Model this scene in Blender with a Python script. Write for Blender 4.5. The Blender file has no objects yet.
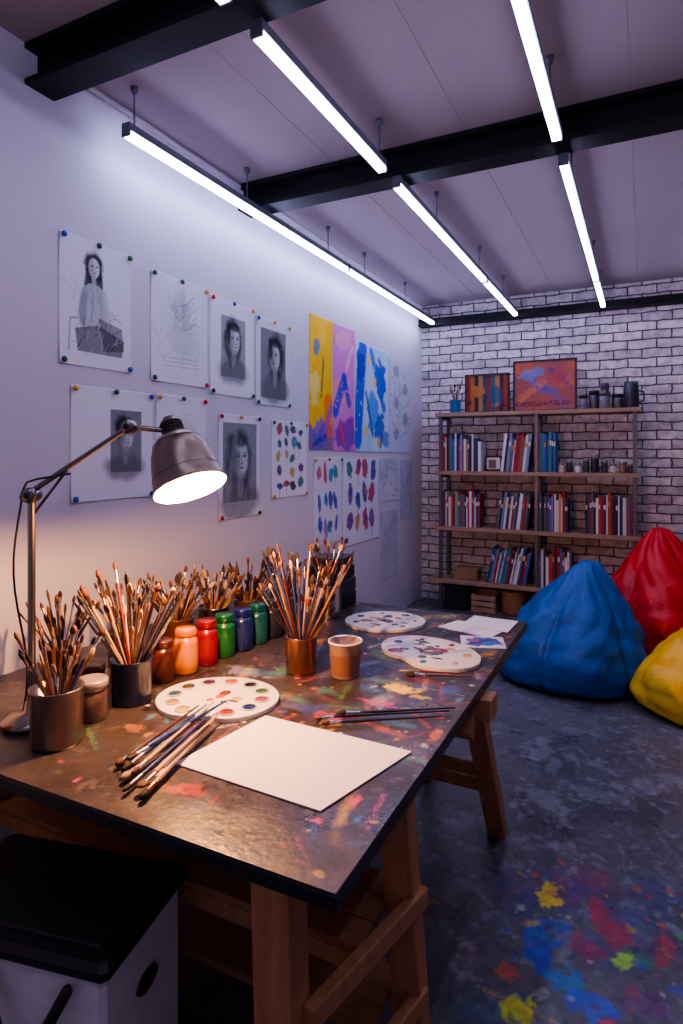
import bpy, math, random
import numpy as np
from mathutils import Vector, Matrix
random.seed(7)
scene=bpy.context.scene
COL=bpy.context.collection

# ------------------------------------------------------------------ helpers
def lin(c):
    return tuple(((x/255.0)/12.92 if x/255.0<=0.04045 else ((x/255.0+0.055)/1.055)**2.4) for x in c)
_m={}
def mat(name,c,rough=0.5,metal=0.0,var=0.12,scale=20.0,bump=0.0,bscale=60.0,coat=0.0,emit=None,es=0.0,alpha=1.0,trans=0.0,wood=False,bdist=0.01):
    if name in _m: return _m[name]
    m=bpy.data.materials.new(name); m.use_nodes=True
    nt=m.node_tree; N=nt.nodes; L=nt.links
    b=N["Principled BSDF"]; l=lin(c)
    tc=N.new("ShaderNodeTexCoord"); no=N.new("ShaderNodeTexNoise"); no.inputs["Scale"].default_value=scale; no.inputs["Detail"].default_value=4
    if wood:
        mp=N.new("ShaderNodeMapping"); mp.inputs["Scale"].default_value=(1,1,1) if wood is True else wood
        L.new(tc.outputs["Object"],mp.inputs[0]); L.new(mp.outputs[0],no.inputs["Vector"])
    else: L.new(tc.outputs["Object"],no.inputs["Vector"])
    r=N.new("ShaderNodeMix"); r.data_type='RGBA'
    r.inputs["A"].default_value=(*[x*(1-var*1.6) for x in l],1)
    r.inputs["B"].default_value=(*[min(1,x*(1+var)) for x in l],1)
    L.new(no.outputs["Fac"],r.inputs["Factor"]); L.new(r.outputs["Result"],b.inputs["Base Color"])
    b.inputs["Roughness"].default_value=rough; b.inputs["Metallic"].default_value=metal
    b.inputs["Coat Weight"].default_value=coat
    b.inputs["Transmission Weight"].default_value=trans
    if bump>0:
        n2=N.new("ShaderNodeTexNoise"); n2.inputs["Scale"].default_value=bscale; n2.inputs["Detail"].default_value=5
        L.new(tc.outputs["Object"],n2.inputs["Vector"])
        bp=N.new("ShaderNodeBump"); bp.inputs["Strength"].default_value=bump; bp.inputs["Distance"].default_value=bdist
        L.new(n2.outputs["Fac"],bp.inputs["Height"]); L.new(bp.outputs[0],b.inputs["Normal"])
    if emit:
        b.inputs["Emission Color"].default_value=(*lin(emit),1); b.inputs["Emission Strength"].default_value=es
    _m[name]=m; return m

def attr_mat(name,rough=0.7,spec=0.5,nvar=0.1,nscale=40,bump=0.0,bscale=60,coat=0.0,roughvar=0.0):
    if name in _m: return _m[name]
    m=bpy.data.materials.new(name); m.use_nodes=True
    nt=m.node_tree; N=nt.nodes; L=nt.links; b=N["Principled BSDF"]
    a=N.new("ShaderNodeAttribute"); a.attribute_name="Col"
    tc=N.new("ShaderNodeTexCoord"); no=N.new("ShaderNodeTexNoise"); no.inputs["Scale"].default_value=nscale; no.inputs["Detail"].default_value=6
    L.new(tc.outputs["Object"],no.inputs["Vector"])
    mr=N.new("ShaderNodeMapRange"); mr.inputs[1].default_value=.3; mr.inputs[2].default_value=.7
    mr.inputs[3].default_value=1-nvar; mr.inputs[4].default_value=1+nvar
    L.new(no.outputs["Fac"],mr.inputs[0])
    vm=N.new("ShaderNodeVectorMath"); vm.operation='SCALE'
    L.new(a.outputs["Color"],vm.inputs[0]); L.new(mr.outputs[0],vm.inputs["Scale"]); L.new(vm.outputs[0],b.inputs["Base Color"])
    b.inputs["Roughness"].default_value=rough; b.inputs["Specular IOR Level"].default_value=spec; b.inputs["Coat Weight"].default_value=coat
    if roughvar>0:
        n3=N.new("ShaderNodeTexNoise"); n3.inputs["Scale"].default_value=6; n3.inputs["Detail"].default_value=6
        L.new(tc.outputs["Object"],n3.inputs["Vector"])
        m3=N.new("ShaderNodeMapRange"); m3.inputs[1].default_value=.35; m3.inputs[2].default_value=.65
        m3.inputs[3].default_value=rough-roughvar; m3.inputs[4].default_value=rough+roughvar
        L.new(n3.outputs["Fac"],m3.inputs[0]); L.new(m3.outputs[0],b.inputs["Roughness"])
    if bump>0:
        n2=N.new("ShaderNodeTexNoise"); n2.inputs["Scale"].default_value=bscale; n2.inputs["Detail"].default_value=6
        L.new(tc.outputs["Object"],n2.inputs["Vector"])
        bp=N.new("ShaderNodeBump"); bp.inputs["Strength"].default_value=bump; bp.inputs["Distance"].default_value=0.004
        L.new(n2.outputs["Fac"],bp.inputs["Height"]); L.new(bp.outputs[0],b.inputs["Normal"])
    _m[name]=m; return m

class MB:
    """mesh builder: many shaped parts -> one object"""
    def __init__(s): s.v=[]; s.f=[]; s.mi=[]; s.sm=[]; s.mats=[]
    def mid(s,m):
        if m not in s.mats: s.mats.append(m)
        return s.mats.index(m)
    def add(s,vs,fs,m,smooth=True):
        o=len(s.v); s.v+= [tuple(v) for v in vs]; k=s.mid(m)
        for f in fs: s.f.append([o+i for i in f]); s.mi.append(k); s.sm.append(smooth)
    def lathe(s,prof,m,origin=(0,0,0),axis=(0,0,1),seg=24,smooth=True,xd=None,sx=1,sy=1):
        ax=Vector(axis).normalized(); t=Vector(xd) if xd else (Vector((1,0,0)) if abs(ax.x)<.9 else Vector((0,1,0)))
        e1=(t-ax*t.dot(ax)).normalized(); e2=ax.cross(e1); O=Vector(origin)
        vs=[];rings=[]
        for r,h in prof:
            if r<=1e-6: rings.append([len(vs)]); vs.append(O+ax*h)
            else:
                rg=[]
                for i in range(seg):
                    a=2*math.pi*i/seg; rg.append(len(vs)); vs.append(O+ax*h+e1*(r*math.cos(a)*sx)+e2*(r*math.sin(a)*sy))
                rings.append(rg)
        fs=[]
        for A,B in zip(rings,rings[1:]):
            for i in range(seg):
                j=(i+1)%seg
                if len(A)==1 and len(B)==1: break
                if len(A)==1: fs.append([A[0],B[j],B[i]])
                elif len(B)==1: fs.append([A[i],A[j],B[0]])
                else: fs.append([A[i],A[j],B[j],B[i]])
        s.add(vs,fs,m,smooth)
    def tube(s,p0,p1,r0,m,r1=None,seg=10):
        r1=r0 if r1 is None else r1; d=Vector(p1)-Vector(p0); L=d.length
        s.lathe([(0,0),(r0,0),(r1,L),(0,L)],m,p0,d,seg,False)
    def pipe(s,pts,r,m,seg=8):
        P=[Vector(p) for p in pts]
        for a,b in zip(P,P[1:]): s.tube(a,b,r,m,seg=seg)
        for p in P: s.lathe([(0,-r),(r*.7,-r*.7),(r,0),(r*.7,r*.7),(0,r)],m,p,seg=seg)
    def box(s,c,size,m,rz=0,bev=0.0,M=None):
        hx,hy,hz=[x/2 for x in size]
        if bev<=0:
            vs=[Vector((x,y,z)) for x in(-hx,hx) for y in(-hy,hy) for z in(-hz,hz)]
            fs=[[0,1,3,2],[4,6,7,5],[0,4,5,1],[2,3,7,6],[0,2,6,4],[1,5,7,3]]
        else:
            b=bev; vs=[]
            o=[(-hx+b,-hy),(hx-b,-hy),(hx,-hy+b),(hx,hy-b),(hx-b,hy),(-hx+b,hy),(-hx,hy-b),(-hx,-hy+b)]
            def sc(p,k): return (p[0]-math.copysign(k,p[0]),p[1]-math.copysign(k,p[1]))
            for z,k in((-hz,b),(-hz+b,0),(hz-b,0),(hz,b)):
                for p in o:
                    q=sc(p,k); vs.append(Vector((q[0],q[1],z)))
            fs=[]
            for l in range(3):
                for i in range(8):
                    j=(i+1)%8; fs.append([l*8+i,l*8+j,l*8+8+j,l*8+8+i])
            fs.append(list(range(7,-1,-1))); fs.append([24+i for i in range(8)])
        R=M if M is not None else Matrix.Rotation(rz,4,'Z')
        C=Vector(c); s.add([C+(R@v) for v in vs],fs,m,False)
    def beam(s,p0,p1,w,t,m,side=(0,1,0)):
        p0=Vector(p0);p1=Vector(p1); d=(p1-p0).normalized(); sd=Vector(side); a=(sd-d*sd.dot(d)).normalized(); b=d.cross(a)
        vs=[p+a*(x*w/2)+b*(y*t/2) for p in(p0,p1) for x,y in((-1,-1),(1,-1),(1,1),(-1,1))]
        s.add(vs,[[3,2,1,0],[4,5,6,7],[0,1,5,4],[1,2,6,5],[2,3,7,6],[3,0,4,7]],m,False)
    def obj(s,name,parent=None,bevel=0,subsurf=0):
        me=bpy.data.meshes.new(name); 
        vs=np.array(s.v)
        c=(vs.min(0)+vs.max(0))/2; c[2]=vs[:,2].min()
        me.from_pydata([tuple(v-c) for v in vs],[],s.f)
        for m in s.mats: me.materials.append(m)
        me.polygons.foreach_set("material_index",s.mi); me.polygons.foreach_set("use_smooth",s.sm)
        me.update()
        import bmesh
        bm=bmesh.new(); bm.from_mesh(me); bmesh.ops.recalc_face_normals(bm,faces=bm.faces); bm.to_mesh(me); bm.free()
        o=bpy.data.objects.new(name,me); COL.objects.link(o); o.location=Vector(c)
        if parent: o.parent=parent
        if bevel>0:
            bv=o.modifiers.new("bevel",'BEVEL'); bv.width=bevel; bv.segments=2; bv.limit_method='ANGLE'
        if subsurf:
            ss=o.modifiers.new("sub",'SUBSURF'); ss.levels=subsurf; ss.render_levels=subsurf
        return o

# ---- procedural painting surface: colour attribute on a dense grid -------
class Cv:
    def __init__(s,w,h,nx,bg,seed=0):
        ny=max(2,int(nx*h/w)); s.w,s.h,s.nx,s.ny=w,h,nx,ny
        s.FX,s.FY=np.meshgrid(np.linspace(0,w,nx),np.linspace(0,h,ny))
        s.X,s.Y=s.FX,s.FY; s.sl=(slice(None),slice(None))
        s.C=np.ones((ny,nx,3))*np.array(lin(bg)); s.rg=np.random.RandomState(seed)
    def clip(s,x0,x1,y0,y1):
        f=(s.nx-1)/s.w; g=(s.ny-1)/s.h
        a=max(0,int(x0*f)-1);b=min(s.nx,int(x1*f)+3);c=max(0,int(y0*g)-1);d=min(s.ny,int(y1*g)+3)
        if b<=a or d<=c: return False
        s.sl=(slice(c,d),slice(a,b)); s.X=s.FX[s.sl]; s.Y=s.FY[s.sl]; return True
    def full(s): s.sl=(slice(None),slice(None)); s.X,s.Y=s.FX,s.FY
    def noise(s,scale,octv=3):
        out=0;amp=1;tot=0
        for k in range(octv):
            n=64; g=s.rg.rand(n,n); x=s.X*scale+s.rg.rand()*50; y=s.Y*scale+s.rg.rand()*50
            xi=np.floor(x).astype(int);yi=np.floor(y).astype(int);fx=x-xi;fy=y-yi
            fx=fx*fx*(3-2*fx);fy=fy*fy*(3-2*fy)
            a=g[yi%n,xi%n];b=g[yi%n,(xi+1)%n];c=g[(yi+1)%n,xi%n];d=g[(yi+1)%n,(xi+1)%n]
            out=out+amp*((a*(1-fx)+b*fx)*(1-fy)+(c*(1-fx)+d*fx)*fy); tot+=amp; amp*=.5; scale*=2.1
        return out/tot
    def blend(s,m,col,a=1.0):
        m=(np.clip(m,0,1)*a)[...,None]; s.C[s.sl]=s.C[s.sl]*(1-m)+np.array(lin(col))*m
    def ell(s,cx,cy,rx,ry,col,a=1.0,ang=0,soft=.15,rough=0.0,rs=None):
        k=max(rx,ry)*(1.1+soft+rough)
        if not s.clip(cx-k,cx+k,cy-k,cy+k): s.full(); return
        ca,sa=math.cos(ang),math.sin(ang); dx=s.X-cx;dy=s.Y-cy
        r=np.sqrt(((dx*ca+dy*sa)/rx)**2+((-dx*sa+dy*ca)/ry)**2)
        if rough>0: r=r+rough*(s.noise(rs or 2.5/max(rx,ry),3)-.5)*2
        s.blend((1-r)/soft+.5,col,a); s.full()
    def seg(s,x0,y0,x1,y1,w,col,a=1.0,soft=.4,dry=0.0,rough=0.0):
        k=w*(.6+soft+rough)
        if not s.clip(min(x0,x1)-k,max(x0,x1)+k,min(y0,y1)-k,max(y0,y1)+k): s.full(); return
        dx,dy=x1-x0,y1-y0; L2=dx*dx+dy*dy+1e-12
        t=np.clip(((s.X-x0)*dx+(s.Y-y0)*dy)/L2,0,1)
        d=np.hypot(s.X-(x0+t*dx),s.Y-(y0+t*dy))/(w/2)
        if rough>0: d=d+rough*(s.noise(1.5/w,2)-.5)*2
        m=np.clip((1-d)/soft+.5,0,1)
        if dry>0: m=m*np.clip((s.noise(4/w,2)-dry*.6)*6,0,1)
        s.blend(m,col,a); s.full()
    def line(s,pts,w,col,a=1,**k):
        for p,q in zip(pts,pts[1:]): s.seg(p[0],p[1],q[0],q[1],w,col,a,**k)
    def rect(s,x0,y0,x1,y1,col,a=1):
        s.blend(((s.X>=x0)&(s.X<=x1)&(s.Y>=y0)&(s.Y<=y1)).astype(float),col,a)
    def poly(s,pts,col,a=1):
        ins=np.zeros(s.X.shape,bool); n=len(pts)
        for i in range(n):
            x0,y0=pts[i];x1,y1=pts[(i+1)%n]
            c=((y0>s.Y)!=(y1>s.Y))&(s.X<(x1-x0)*(s.Y-y0)/((y1-y0)+1e-12)+x0); ins^=c
        s.blend(ins.astype(float),col,a)
    def obj(s,name,W,H,M,material,thick=0.0,parent=None,wave=0.0):
        nx,ny=s.nx,s.ny
        u,v=np.meshgrid(np.linspace(-W/2,W/2,nx),np.linspace(-H/2,H/2,ny))
        z=np.zeros_like(u)
        if wave: z=wave*(np.abs(u/W*2)**3*np.abs(v/H*2)**3)
        co=np.stack([u,v,z],-1).reshape(-1,3)
        i=np.arange(nx*ny).reshape(ny,nx)
        q=np.stack([i[:-1,:-1],i[:-1,1:],i[1:,1:],i[1:,:-1]],-1).reshape(-1,4)
        me=bpy.data.meshes.new(name)
        me.vertices.add(nx*ny); me.vertices.foreach_set("co",co.ravel())
        me.loops.add(q.size); me.loops.foreach_set("vertex_index",q.ravel().astype(np.int32))
        me.polygons.add(len(q)); me.polygons.foreach_set("loop_start",np.arange(0,q.size,4,dtype=np.int32))
        try: me.polygons.foreach_set("loop_total",np.full(len(q),4,dtype=np.int32))
        except Exception: pass
        me.update(calc_edges=True)
        at=me.color_attributes.new("Col",'FLOAT_COLOR','POINT')
        c4=np.concatenate([s.C.reshape(-1,3),np.ones((nx*ny,1))],1).astype(np.float32)
        at.data.foreach_set("color",c4.ravel())
        me.materials.append(material)
        o=bpy.data.objects.new(name,me); COL.objects.link(o); o.matrix_world=M
        if parent: o.parent=parent
        if thick:
            sd=o.modifiers.new("thick",'SOLIDIFY'); sd.thickness=thick; sd.offset=-1
        return o

def frame(o,r,u):
    r=Vector(r).normalized();u=Vector(u).normalized();n=r.cross(u)
    M=Matrix.Identity(4)
    for i in range(3): M[i][0]=r[i];M[i][1]=u[i];M[i][2]=n[i];M[i][3]=o[i]
    return M

# ------------------------------------------------------------------ room
XL,XR,Y0,YB,H=-2.09,2.7,-1.6,6.13,3.05
def slab(name,lo,hi,m):
    b=MB(); c=[(a+d)/2 for a,d in zip(lo,hi)]; b.box(c,[d-a for a,d in zip(lo,hi)],m); return b.obj(name)
m_wall=mat("wall_plaster",(208,201,210),.85,var=.05,scale=1.5,bump=.12,bscale=14)
m_ceil=mat("ceiling_plaster",(174,160,163),.9,var=.10,scale=.9,bump=.15,bscale=6)
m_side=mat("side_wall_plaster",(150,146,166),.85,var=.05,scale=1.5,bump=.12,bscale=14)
slab("wall_left",(XL-.1,Y0-.1,0),(XL,YB+.1,H),m_wall)
slab("wall_right",(XR,Y0-.1,0),(XR+.1,YB+.1,H),m_side)
b=MB(); xs=XL-.1
n=7; w=(XR+.1-XL+.1)/n
for i in range(n):
    b.box((xs+w*(i+.5),(Y0+YB)/2,H+.06),(w-.0002,YB-Y0+.2,.12),m_ceil,bev=.002)
b.box(((XL+XR)/2,(Y0+YB)/2,H+.16),(XR-XL+.2,YB-Y0+.2,.08),m_ceil)
b.obj("ceiling")
# brick back wall
mb=bpy.data.materials.new("painted_brick"); mb.use_nodes=True
N=mb.node_tree.nodes;L=mb.node_tree.links;bs=N["Principled BSDF"]
geo=N.new("ShaderNodeNewGeometry"); sp=N.new("ShaderNodeSeparateXYZ"); cb=N.new("ShaderNodeCombineXYZ")
L.new(geo.outputs["Position"],sp.inputs[0]); L.new(sp.outputs[0],cb.inputs[0]); L.new(sp.outputs[2],cb.inputs[1])
dn=N.new("ShaderNodeTexNoise"); dn.inputs["Scale"].default_value=9; L.new(cb.outputs[0],dn.inputs["Vector"])
vmm=N.new("ShaderNodeVectorMath"); vmm.operation='MULTIPLY_ADD'; L.new(dn.outputs["Color"],vmm.inputs[0]); vmm.inputs[1].default_value=(.03,.03,0); L.new(cb.outputs[0],vmm.inputs[2])
br=N.new("ShaderNodeTexBrick"); L.new(vmm.outputs[0],br.inputs["Vector"])
br.inputs["Scale"].default_value=1; br.inputs["Brick Width"].default_value=.235; br.inputs["Row Height"].default_value=.082
br.inputs["Mortar Size"].default_value=.008; br.inputs["Mortar Smooth"].default_value=.6; br.inputs["Bias"].default_value=-.25
br.inputs["Color1"].default_value=(*lin((228,218,218)),1); br.inputs["Color2"].default_value=(*lin((176,164,168)),1); br.inputs["Mortar"].default_value=(*lin((90,78,84)),1)
n1=N.new("ShaderNodeTexNoise"); n1.inputs["Scale"].default_value=12; n1.inputs["Detail"].default_value=8; n1.inputs["Roughness"].default_value=.7; L.new(cb.outputs[0],n1.inputs["Vector"])
mr=N.new("ShaderNodeMapRange"); mr.inputs[1].default_value=.34; mr.inputs[2].default_value=.58; mr.inputs[3].default_value=.6; mr.inputs[4].default_value=1.08; L.new(n1.outputs["Fac"],mr.inputs[0])
vs_=N.new("ShaderNodeVectorMath"); vs_.operation='SCALE'; L.new(br.outputs["Color"],vs_.inputs[0]); L.new(mr.outputs[0],vs_.inputs["Scale"]); L.new(vs_.outputs[0],bs.inputs["Base Color"])
bs.inputs["Roughness"].default_value=.8
bp=N.new("ShaderNodeBump"); bp.invert=True; bp.inputs["Strength"].default_value=.6; bp.inputs["Distance"].default_value=.01; L.new(br.outputs["Fac"],bp.inputs["Height"]); L.new(bp.outputs[0],bs.inputs["Normal"])
slab("wall_back",(XL,YB,0),(XR,YB+.1,H),mb)

# ---- floor: concrete with paint spatters
paints=[(200,60,66),(235,190,50),(44,84,180),(60,130,180),(190,66,120),(84,160,90),(220,110,56),(104,60,130),(210,210,208),(34,56,112)]
fx0,fy0=-2.09,.2; fw,fh=XR-XL,YB-.2
cv=Cv(fw,fh,820,(98,95,100),3)
n_=cv.noise(1.3,5); cv.blend((n_-.42)*4,(120,117,124),.7)
n_=cv.noise(3.0,5); cv.blend((n_-.54)*6,(68,66,74),.6)
n_=cv.noise(9,4); cv.blend((n_-.6)*9,(146,146,156),.5)
n_=cv.noise(24,3); cv.blend((n_-.66)*9,(160,160,170),.5)
R=np.random.RandomState(11)
for i in range(22):
    x=R.uniform(-.4,.35);y=R.uniform(1.4,2.4); c=[(50,70,160),(130,50,110),(70,60,140),(160,60,90),(50,110,160)][R.randint(5)]
    cv.ell(x-fx0,y-fy0,R.uniform(.05,.12),R.uniform(.04,.08),c,.35,R.uniform(0,3),soft=1.4,rough=.9)
for x,y,rx,ry,c,a in [(-.287,2.18,.035,.065,(248,222,50),1),(-.29,1.95,.055,.10,(30,80,205),.85),(-.2,1.84,.045,.05,(40,140,210),.8),(-.13,1.79,.07,.04,(50,96,220),.85),
    (-.10,2.12,.045,.11,(200,44,80),.7),(-.16,2.0,.045,.06,(180,44,100),.65),(-.3,1.69,.045,.045,(220,228,60),1),(-.05,2.0,.024,.04,(170,230,80),1),(.0,1.87,.06,.035,(130,56,130),.65),(-.24,2.05,.035,.025,(60,104,210),.65),
    (-.36,1.8,.03,.03,(230,110,60),.7),(.06,2.1,.02,.07,(210,60,70),.7),(-.08,1.75,.02,.02,(240,90,110),.9),(-.42,2.0,.02,.03,(60,120,160),.4),(.1,1.95,.04,.025,(60,84,180),.6),(-.2,2.28,.03,.03,(50,70,140),.45),(.0,2.02,.03,.03,(40,150,120),.6)]:
    cv.ell(x-fx0,y-fy0,rx,ry,c,a,R.uniform(-.6,.6),soft=.35,rough=.8)
for i in range(420):
    x=R.uniform(-1.2,.9); y=R.uniform(1.0,4.6)
    if R.rand()<.65: y=R.uniform(1.2,2.5); x=R.uniform(-.42,.45)
    r=R.uniform(.003,.015)*(1.0 if y<3 else .6); c=paints[R.randint(len(paints))]
    k=.8 if y<2.4 else .28
    cv.ell(x-fx0,y-fy0,r*R.uniform(.5,1.8),r,c,k*R.uniform(.4,1),R.uniform(0,3),soft=.5,rough=.6)
for i in range(160):
    x=R.uniform(-.7,.9);y=R.uniform(1.3,4.3);a=R.uniform(0,3.1);l=R.uniform(.03,.25); c=paints[R.randint(len(paints))] if R.rand()<(.6 if y<2.4 else .2) else (160,160,172)
    cv.seg(x-fx0,y-fy0,x+l*math.cos(a)-fx0,y+l*math.sin(a)-fy0,R.uniform(.005,.025),c,.5,dry=.8,rough=.4,soft=.6)
m_floor=attr_mat("painted_concrete",.36,.5,.25,30,.5,30,roughvar=.12)
cv.obj("floor",fw,fh,Matrix.Translation((fx0+fw/2,fy0+fh/2,0.0)),m_floor,thick=.08)
m_conc=mat("bare_concrete",(92,90,98),.5,var=.2,scale=3,bump=.2,bscale=30)
slab("floor.001",(XL,Y0,-.08),(XR,fy0,0),m_conc)

# ---- steel beams
m_steel=mat("black_steel",(24,25,30),.6,.2,var=.2,scale=8,bump=.1)
def ibeam(yc,zb,zt,w=.13,x0=XL,x1=XR):
    b=MB(); t=.022; xc=(x0+x1)/2; Lx=x1-x0
    b.box((xc,yc,zb+t/2),(Lx,w,t),m_steel); b.box((xc,yc,zt-t/2),(Lx,w,t),m_steel); b.box((xc,yc,(zb+zt)/2),(Lx,.02,zt-zb-2*t),m_steel)
    return b.obj("steel_beam",bevel=.002)
ibeam(1.60,2.892,H-.001); ibeam(2.95,2.897,H-.001)
b=MB(); b.box(((XL+XR)/2,YB-.051,2.86),(XR-XL,.10,.06),m_steel); b.box(((XL+XR)/2,YB-.061,2.825),(XR-XL,.12,.02),m_steel); b.obj("steel_beam",bevel=.003)

# ---- LED strips
m_led=mat("led_diffuser",(240,245,255),.4,emit=(202,202,250),es=17,var=0)
m_ledw=mat("led_diffuser_wall_row",(240,245,255),.4,emit=(196,200,255),es=24,var=0)
m_alu=mat("strip_housing",(120,122,134),.45,.3)
def strip(x,y0,y1,z=2.82,zc=H,hang=(),w=.034,led=None):
    b=MB()
    b.box((x,(y0+y1)/2,z+.040),(w+.008,y1-y0,.032),m_alu)
    b.box((x,(y0+y1)/2,z+.012),(w,y1-y0-.01,.0235),led or m_led)
    for e in(y0,y1): b.box((x,e,z+.029),(w+.010,.008,.056),m_alu)
    for hy in hang:
        b.tube((x,hy,z+.055),(x,hy,zc-.001),.004,m_alu,seg=8); b.lathe([(0,0),(.016,0),(.016,-.012),(.009,-.03),(0,-.03)],m_alu,(x,hy,zc-.001),seg=12)
    return b.obj("led_strip_light")
strip(-1.93,1.885,3.98,hang=(1.93,2.75,3.7),led=m_ledw); strip(-1.93,4.0,6.0,hang=(4.3,5.2),led=m_ledw)
strip(-1.10,-.4,1.46,hang=(.2,1.2)); strip(-1.10,1.62,2.66,hang=(2.62,)); strip(-1.10,2.84,4.7,hang=(3.5,4.55)); strip(-1.10,4.74,5.98,hang=(5.4,))
strip(-.33,.5,2.72,hang=(1.2,2.5)); strip(-.33,2.96,5.05,hang=(3.3,4.8)); strip(-.33,5.09,5.98,hang=(5.6,))
strip(.55,.2,2.7,hang=(1.,2.4)); strip(.55,2.9,5.98,hang=(3.3,5.5))
b=MB(); b.pipe([(XL+.03,1.72,H-.03),(XL+.03,2.86,H-.03)],.012,m_ceil); b.obj("ceiling_conduit")

# ------------------------------------------------------------------ posters on left wall
m_paper=attr_mat("drawing_paper",.8,.3,.03,60)
def sheet(name,y0,y1,z0,z1,fn,bg=(224,222,228),nx=110,seed=0,dx=.0028):
    cv=Cv(1,(z1-z0)/(y1-y0),nx,bg,seed); fn(cv,(z1-z0)/(y1-y0))
    return cv.obj(name,y1-y0,z1-z0,frame((XL+dx,(y0+y1)/2,(z0+z1)/2),(0,1,0),(0,0,1)),m_paper,thick=.002,wave=.006)
def face(c,cx,cy,s,hair=(50,50,54),skin=(196,194,198),turn=.0,short=False,a=.85,hatch=20,seed=1):
    """graphite portrait, three-quarter view; turn shifts the features sideways"""
    t=turn*s
    if not short:
        c.ell(cx-t*.6,cy-.15*s,.56*s,.95*s,hair,a,soft=.35,rough=.3)
    else: c.ell(cx-t*.5,cy+.25*s,.46*s,.5*s,hair,a,soft=.3,rough=.25)
    c.ell(cx-t*.4,cy-1.25*s,.95*s,.5*s,(96,95,100),a*.8,soft=.5,rough=.2)
    c.ell(cx-t*.2,cy-.75*s,.16*s,.4*s,(140,138,142),a,soft=.4)
    c.ell(cx,cy-.05*s,.35*s,.52*s,skin,1,soft=.25,ang=-.1*turn)
    c.ell(cx-.2*s-t*.2,cy-.12*s,.2*s,.46*s,(112,110,116),.75,soft=1.1)
    c.ell(cx+.05*s,cy-.5*s,.22*s,.1*s,(130,128,134),.6,soft=1)
    c.ell(cx-t*.3,cy+.47*s,.40*s,.17*s,hair,a,soft=.5,rough=.35)
    c.ell(cx-.3*s-t*.3,cy+.2*s,.13*s,.4*s,hair,a,soft=.5,rough=.3)
    for d,k in((-1,.7),(1,.85)):
        ex=cx+t*.35+d*.145*s
        c.ell(ex,cy+.04*s,.075*s,.05*s,(96,94,100),k,soft=.9); c.ell(ex,cy+.03*s,.038*s,.026*s,(30,30,34),k,soft=.6)
        c.seg(ex-.07*s,cy+.12*s,ex+.08*s,cy+.13*s,.03*s,(70,70,76),.6)
    c.seg(cx+t*.5,cy+.02*s,cx+t*.6+.02*s,cy-.16*s,.05*s,(150,148,154),.7,soft=1); c.seg(cx+t*.5-.05*s,cy-.18*s,cx+t*.5+.05*s,cy-.185*s,.04*s,(88,86,92),.7,soft=.8)
    c.ell(cx+t*.45,cy-.3*s,.1*s,.032*s,(92,86,92),.8,soft=.7)
    r=np.random.RandomState(seed)
    for i in range(hatch):
        x=cx+r.uniform(-.6,.5)*s-t*.4; y=cy+r.uniform(-1.1,.6)*s; c.seg(x,y,x+r.uniform(-.1,.1)*s,y-r.uniform(.1,.45)*s,.022*s,(60,60,66) if r.rand()<.6 else (170,170,176),.35)
def sketch(c,A,n,seed,al=.5,x0=.1,x1=.9,y0=.1,y1=.9,col=(120,120,128),w=.012):
    r=np.random.RandomState(seed)
    for i in range(n):
        x=r.uniform(x0,x1);y=r.uniform(y0,y1)*A;a=r.uniform(0,3.14);l=r.uniform(.05,.22)
        pts=[(x,y)]
        for k in range(3): a+=r.uniform(-.7,.7); x+=l*math.cos(a)*.5;y+=l*math.sin(a)*.5; pts.append((x,y))
        c.line(pts,w,col,al*r.uniform(.4,1))
def f1(c,A):
    c.ell(.45,1.12,.13,.17,(36,36,40),.95,soft=.3,rough=.2); c.ell(.38,.93,.055,.2,(40,40,44),.9,soft=.5,rough=.3); c.ell(.53,.95,.05,.2,(46,46,50),.9,soft=.5,rough=.3)
    c.ell(.46,1.11,.075,.11,(206,204,208),1,soft=.2); c.ell(.42,1.1,.035,.09,(140,138,144),.7,soft=1); c.seg(.455,1.01,.46,.93,.06,(170,168,174),1)
    for d in(-.03,.03): c.ell(.465+d,1.13,.016,.009,(40,40,44),.9,soft=.6)
    c.seg(.468,1.12,.474,1.085,.008,(130,128,134),.7); c.ell(.468,1.058,.022,.008,(90,84,90),.9)
    c.poly([(.40,.93),(.52,.93),(.62,.86),(.66,.62),(.64,.42),(.3,.4),(.24,.6),(.3,.86)],(186,186,192),.9)
    c.ell(.31,.66,.05,.22,(140,140,148),.7,ang=-.1,soft=.6); c.seg(.62,.82,.68,.55,.055,(206,204,208),.95); c.seg(.68,.55,.5,.47,.045,(200,198,204),.95)
    c.seg(.45,.85,.42,.5,.03,(150,150,158),.6); c.seg(.55,.85,.56,.5,.02,(156,156,164),.6)
    c.poly([(.2,.40),(.5,.48),(.9,.36),(.86,.16),(.24,.16)],(80,80,88),.75); c.poly([(.52,.56),(.86,.5),(.9,.24),(.6,.2)],(60,60,66),.6)
    r=np.random.RandomState(4)
    for i in range(34): x=r.uniform(.2,.85); y=r.uniform(.16,.46); c.seg(x,y,x+r.uniform(-.05,.1),y+r.uniform(.03,.14),.01,(40,40,46) if r.rand()<.6 else (180,180,186),.6)
    c.seg(.12,.16,.14,.5,.02,(120,120,126),.6); c.seg(.14,.5,.24,.52,.02,(120,120,126),.6)
    sketch(c,A,22,5,.4,.1,.9,.08,.6)
def f2(c,A):
    sketch(c,A,50,9,.3,.15,.85,.12,.8); c.ell(.5,.92,.15,.2,(186,186,194),.6,soft=.6); c.ell(.56,.55,.25,.22,(196,196,204),.6,soft=.8,rough=.3); sketch(c,A,40,10,.45,.35,.65,.5,.8,w=.012)
    for y in(.2,.25,.3): c.seg(.2,y,.82,y+.02,.01,(130,130,138),.5)
def f3(c,A): c.rect(.24,.26,.8,1.1,(128,128,134),.8); face(c,.54,.8,.36,(34,34,38),turn=.2,seed=3,hatch=30)
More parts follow.
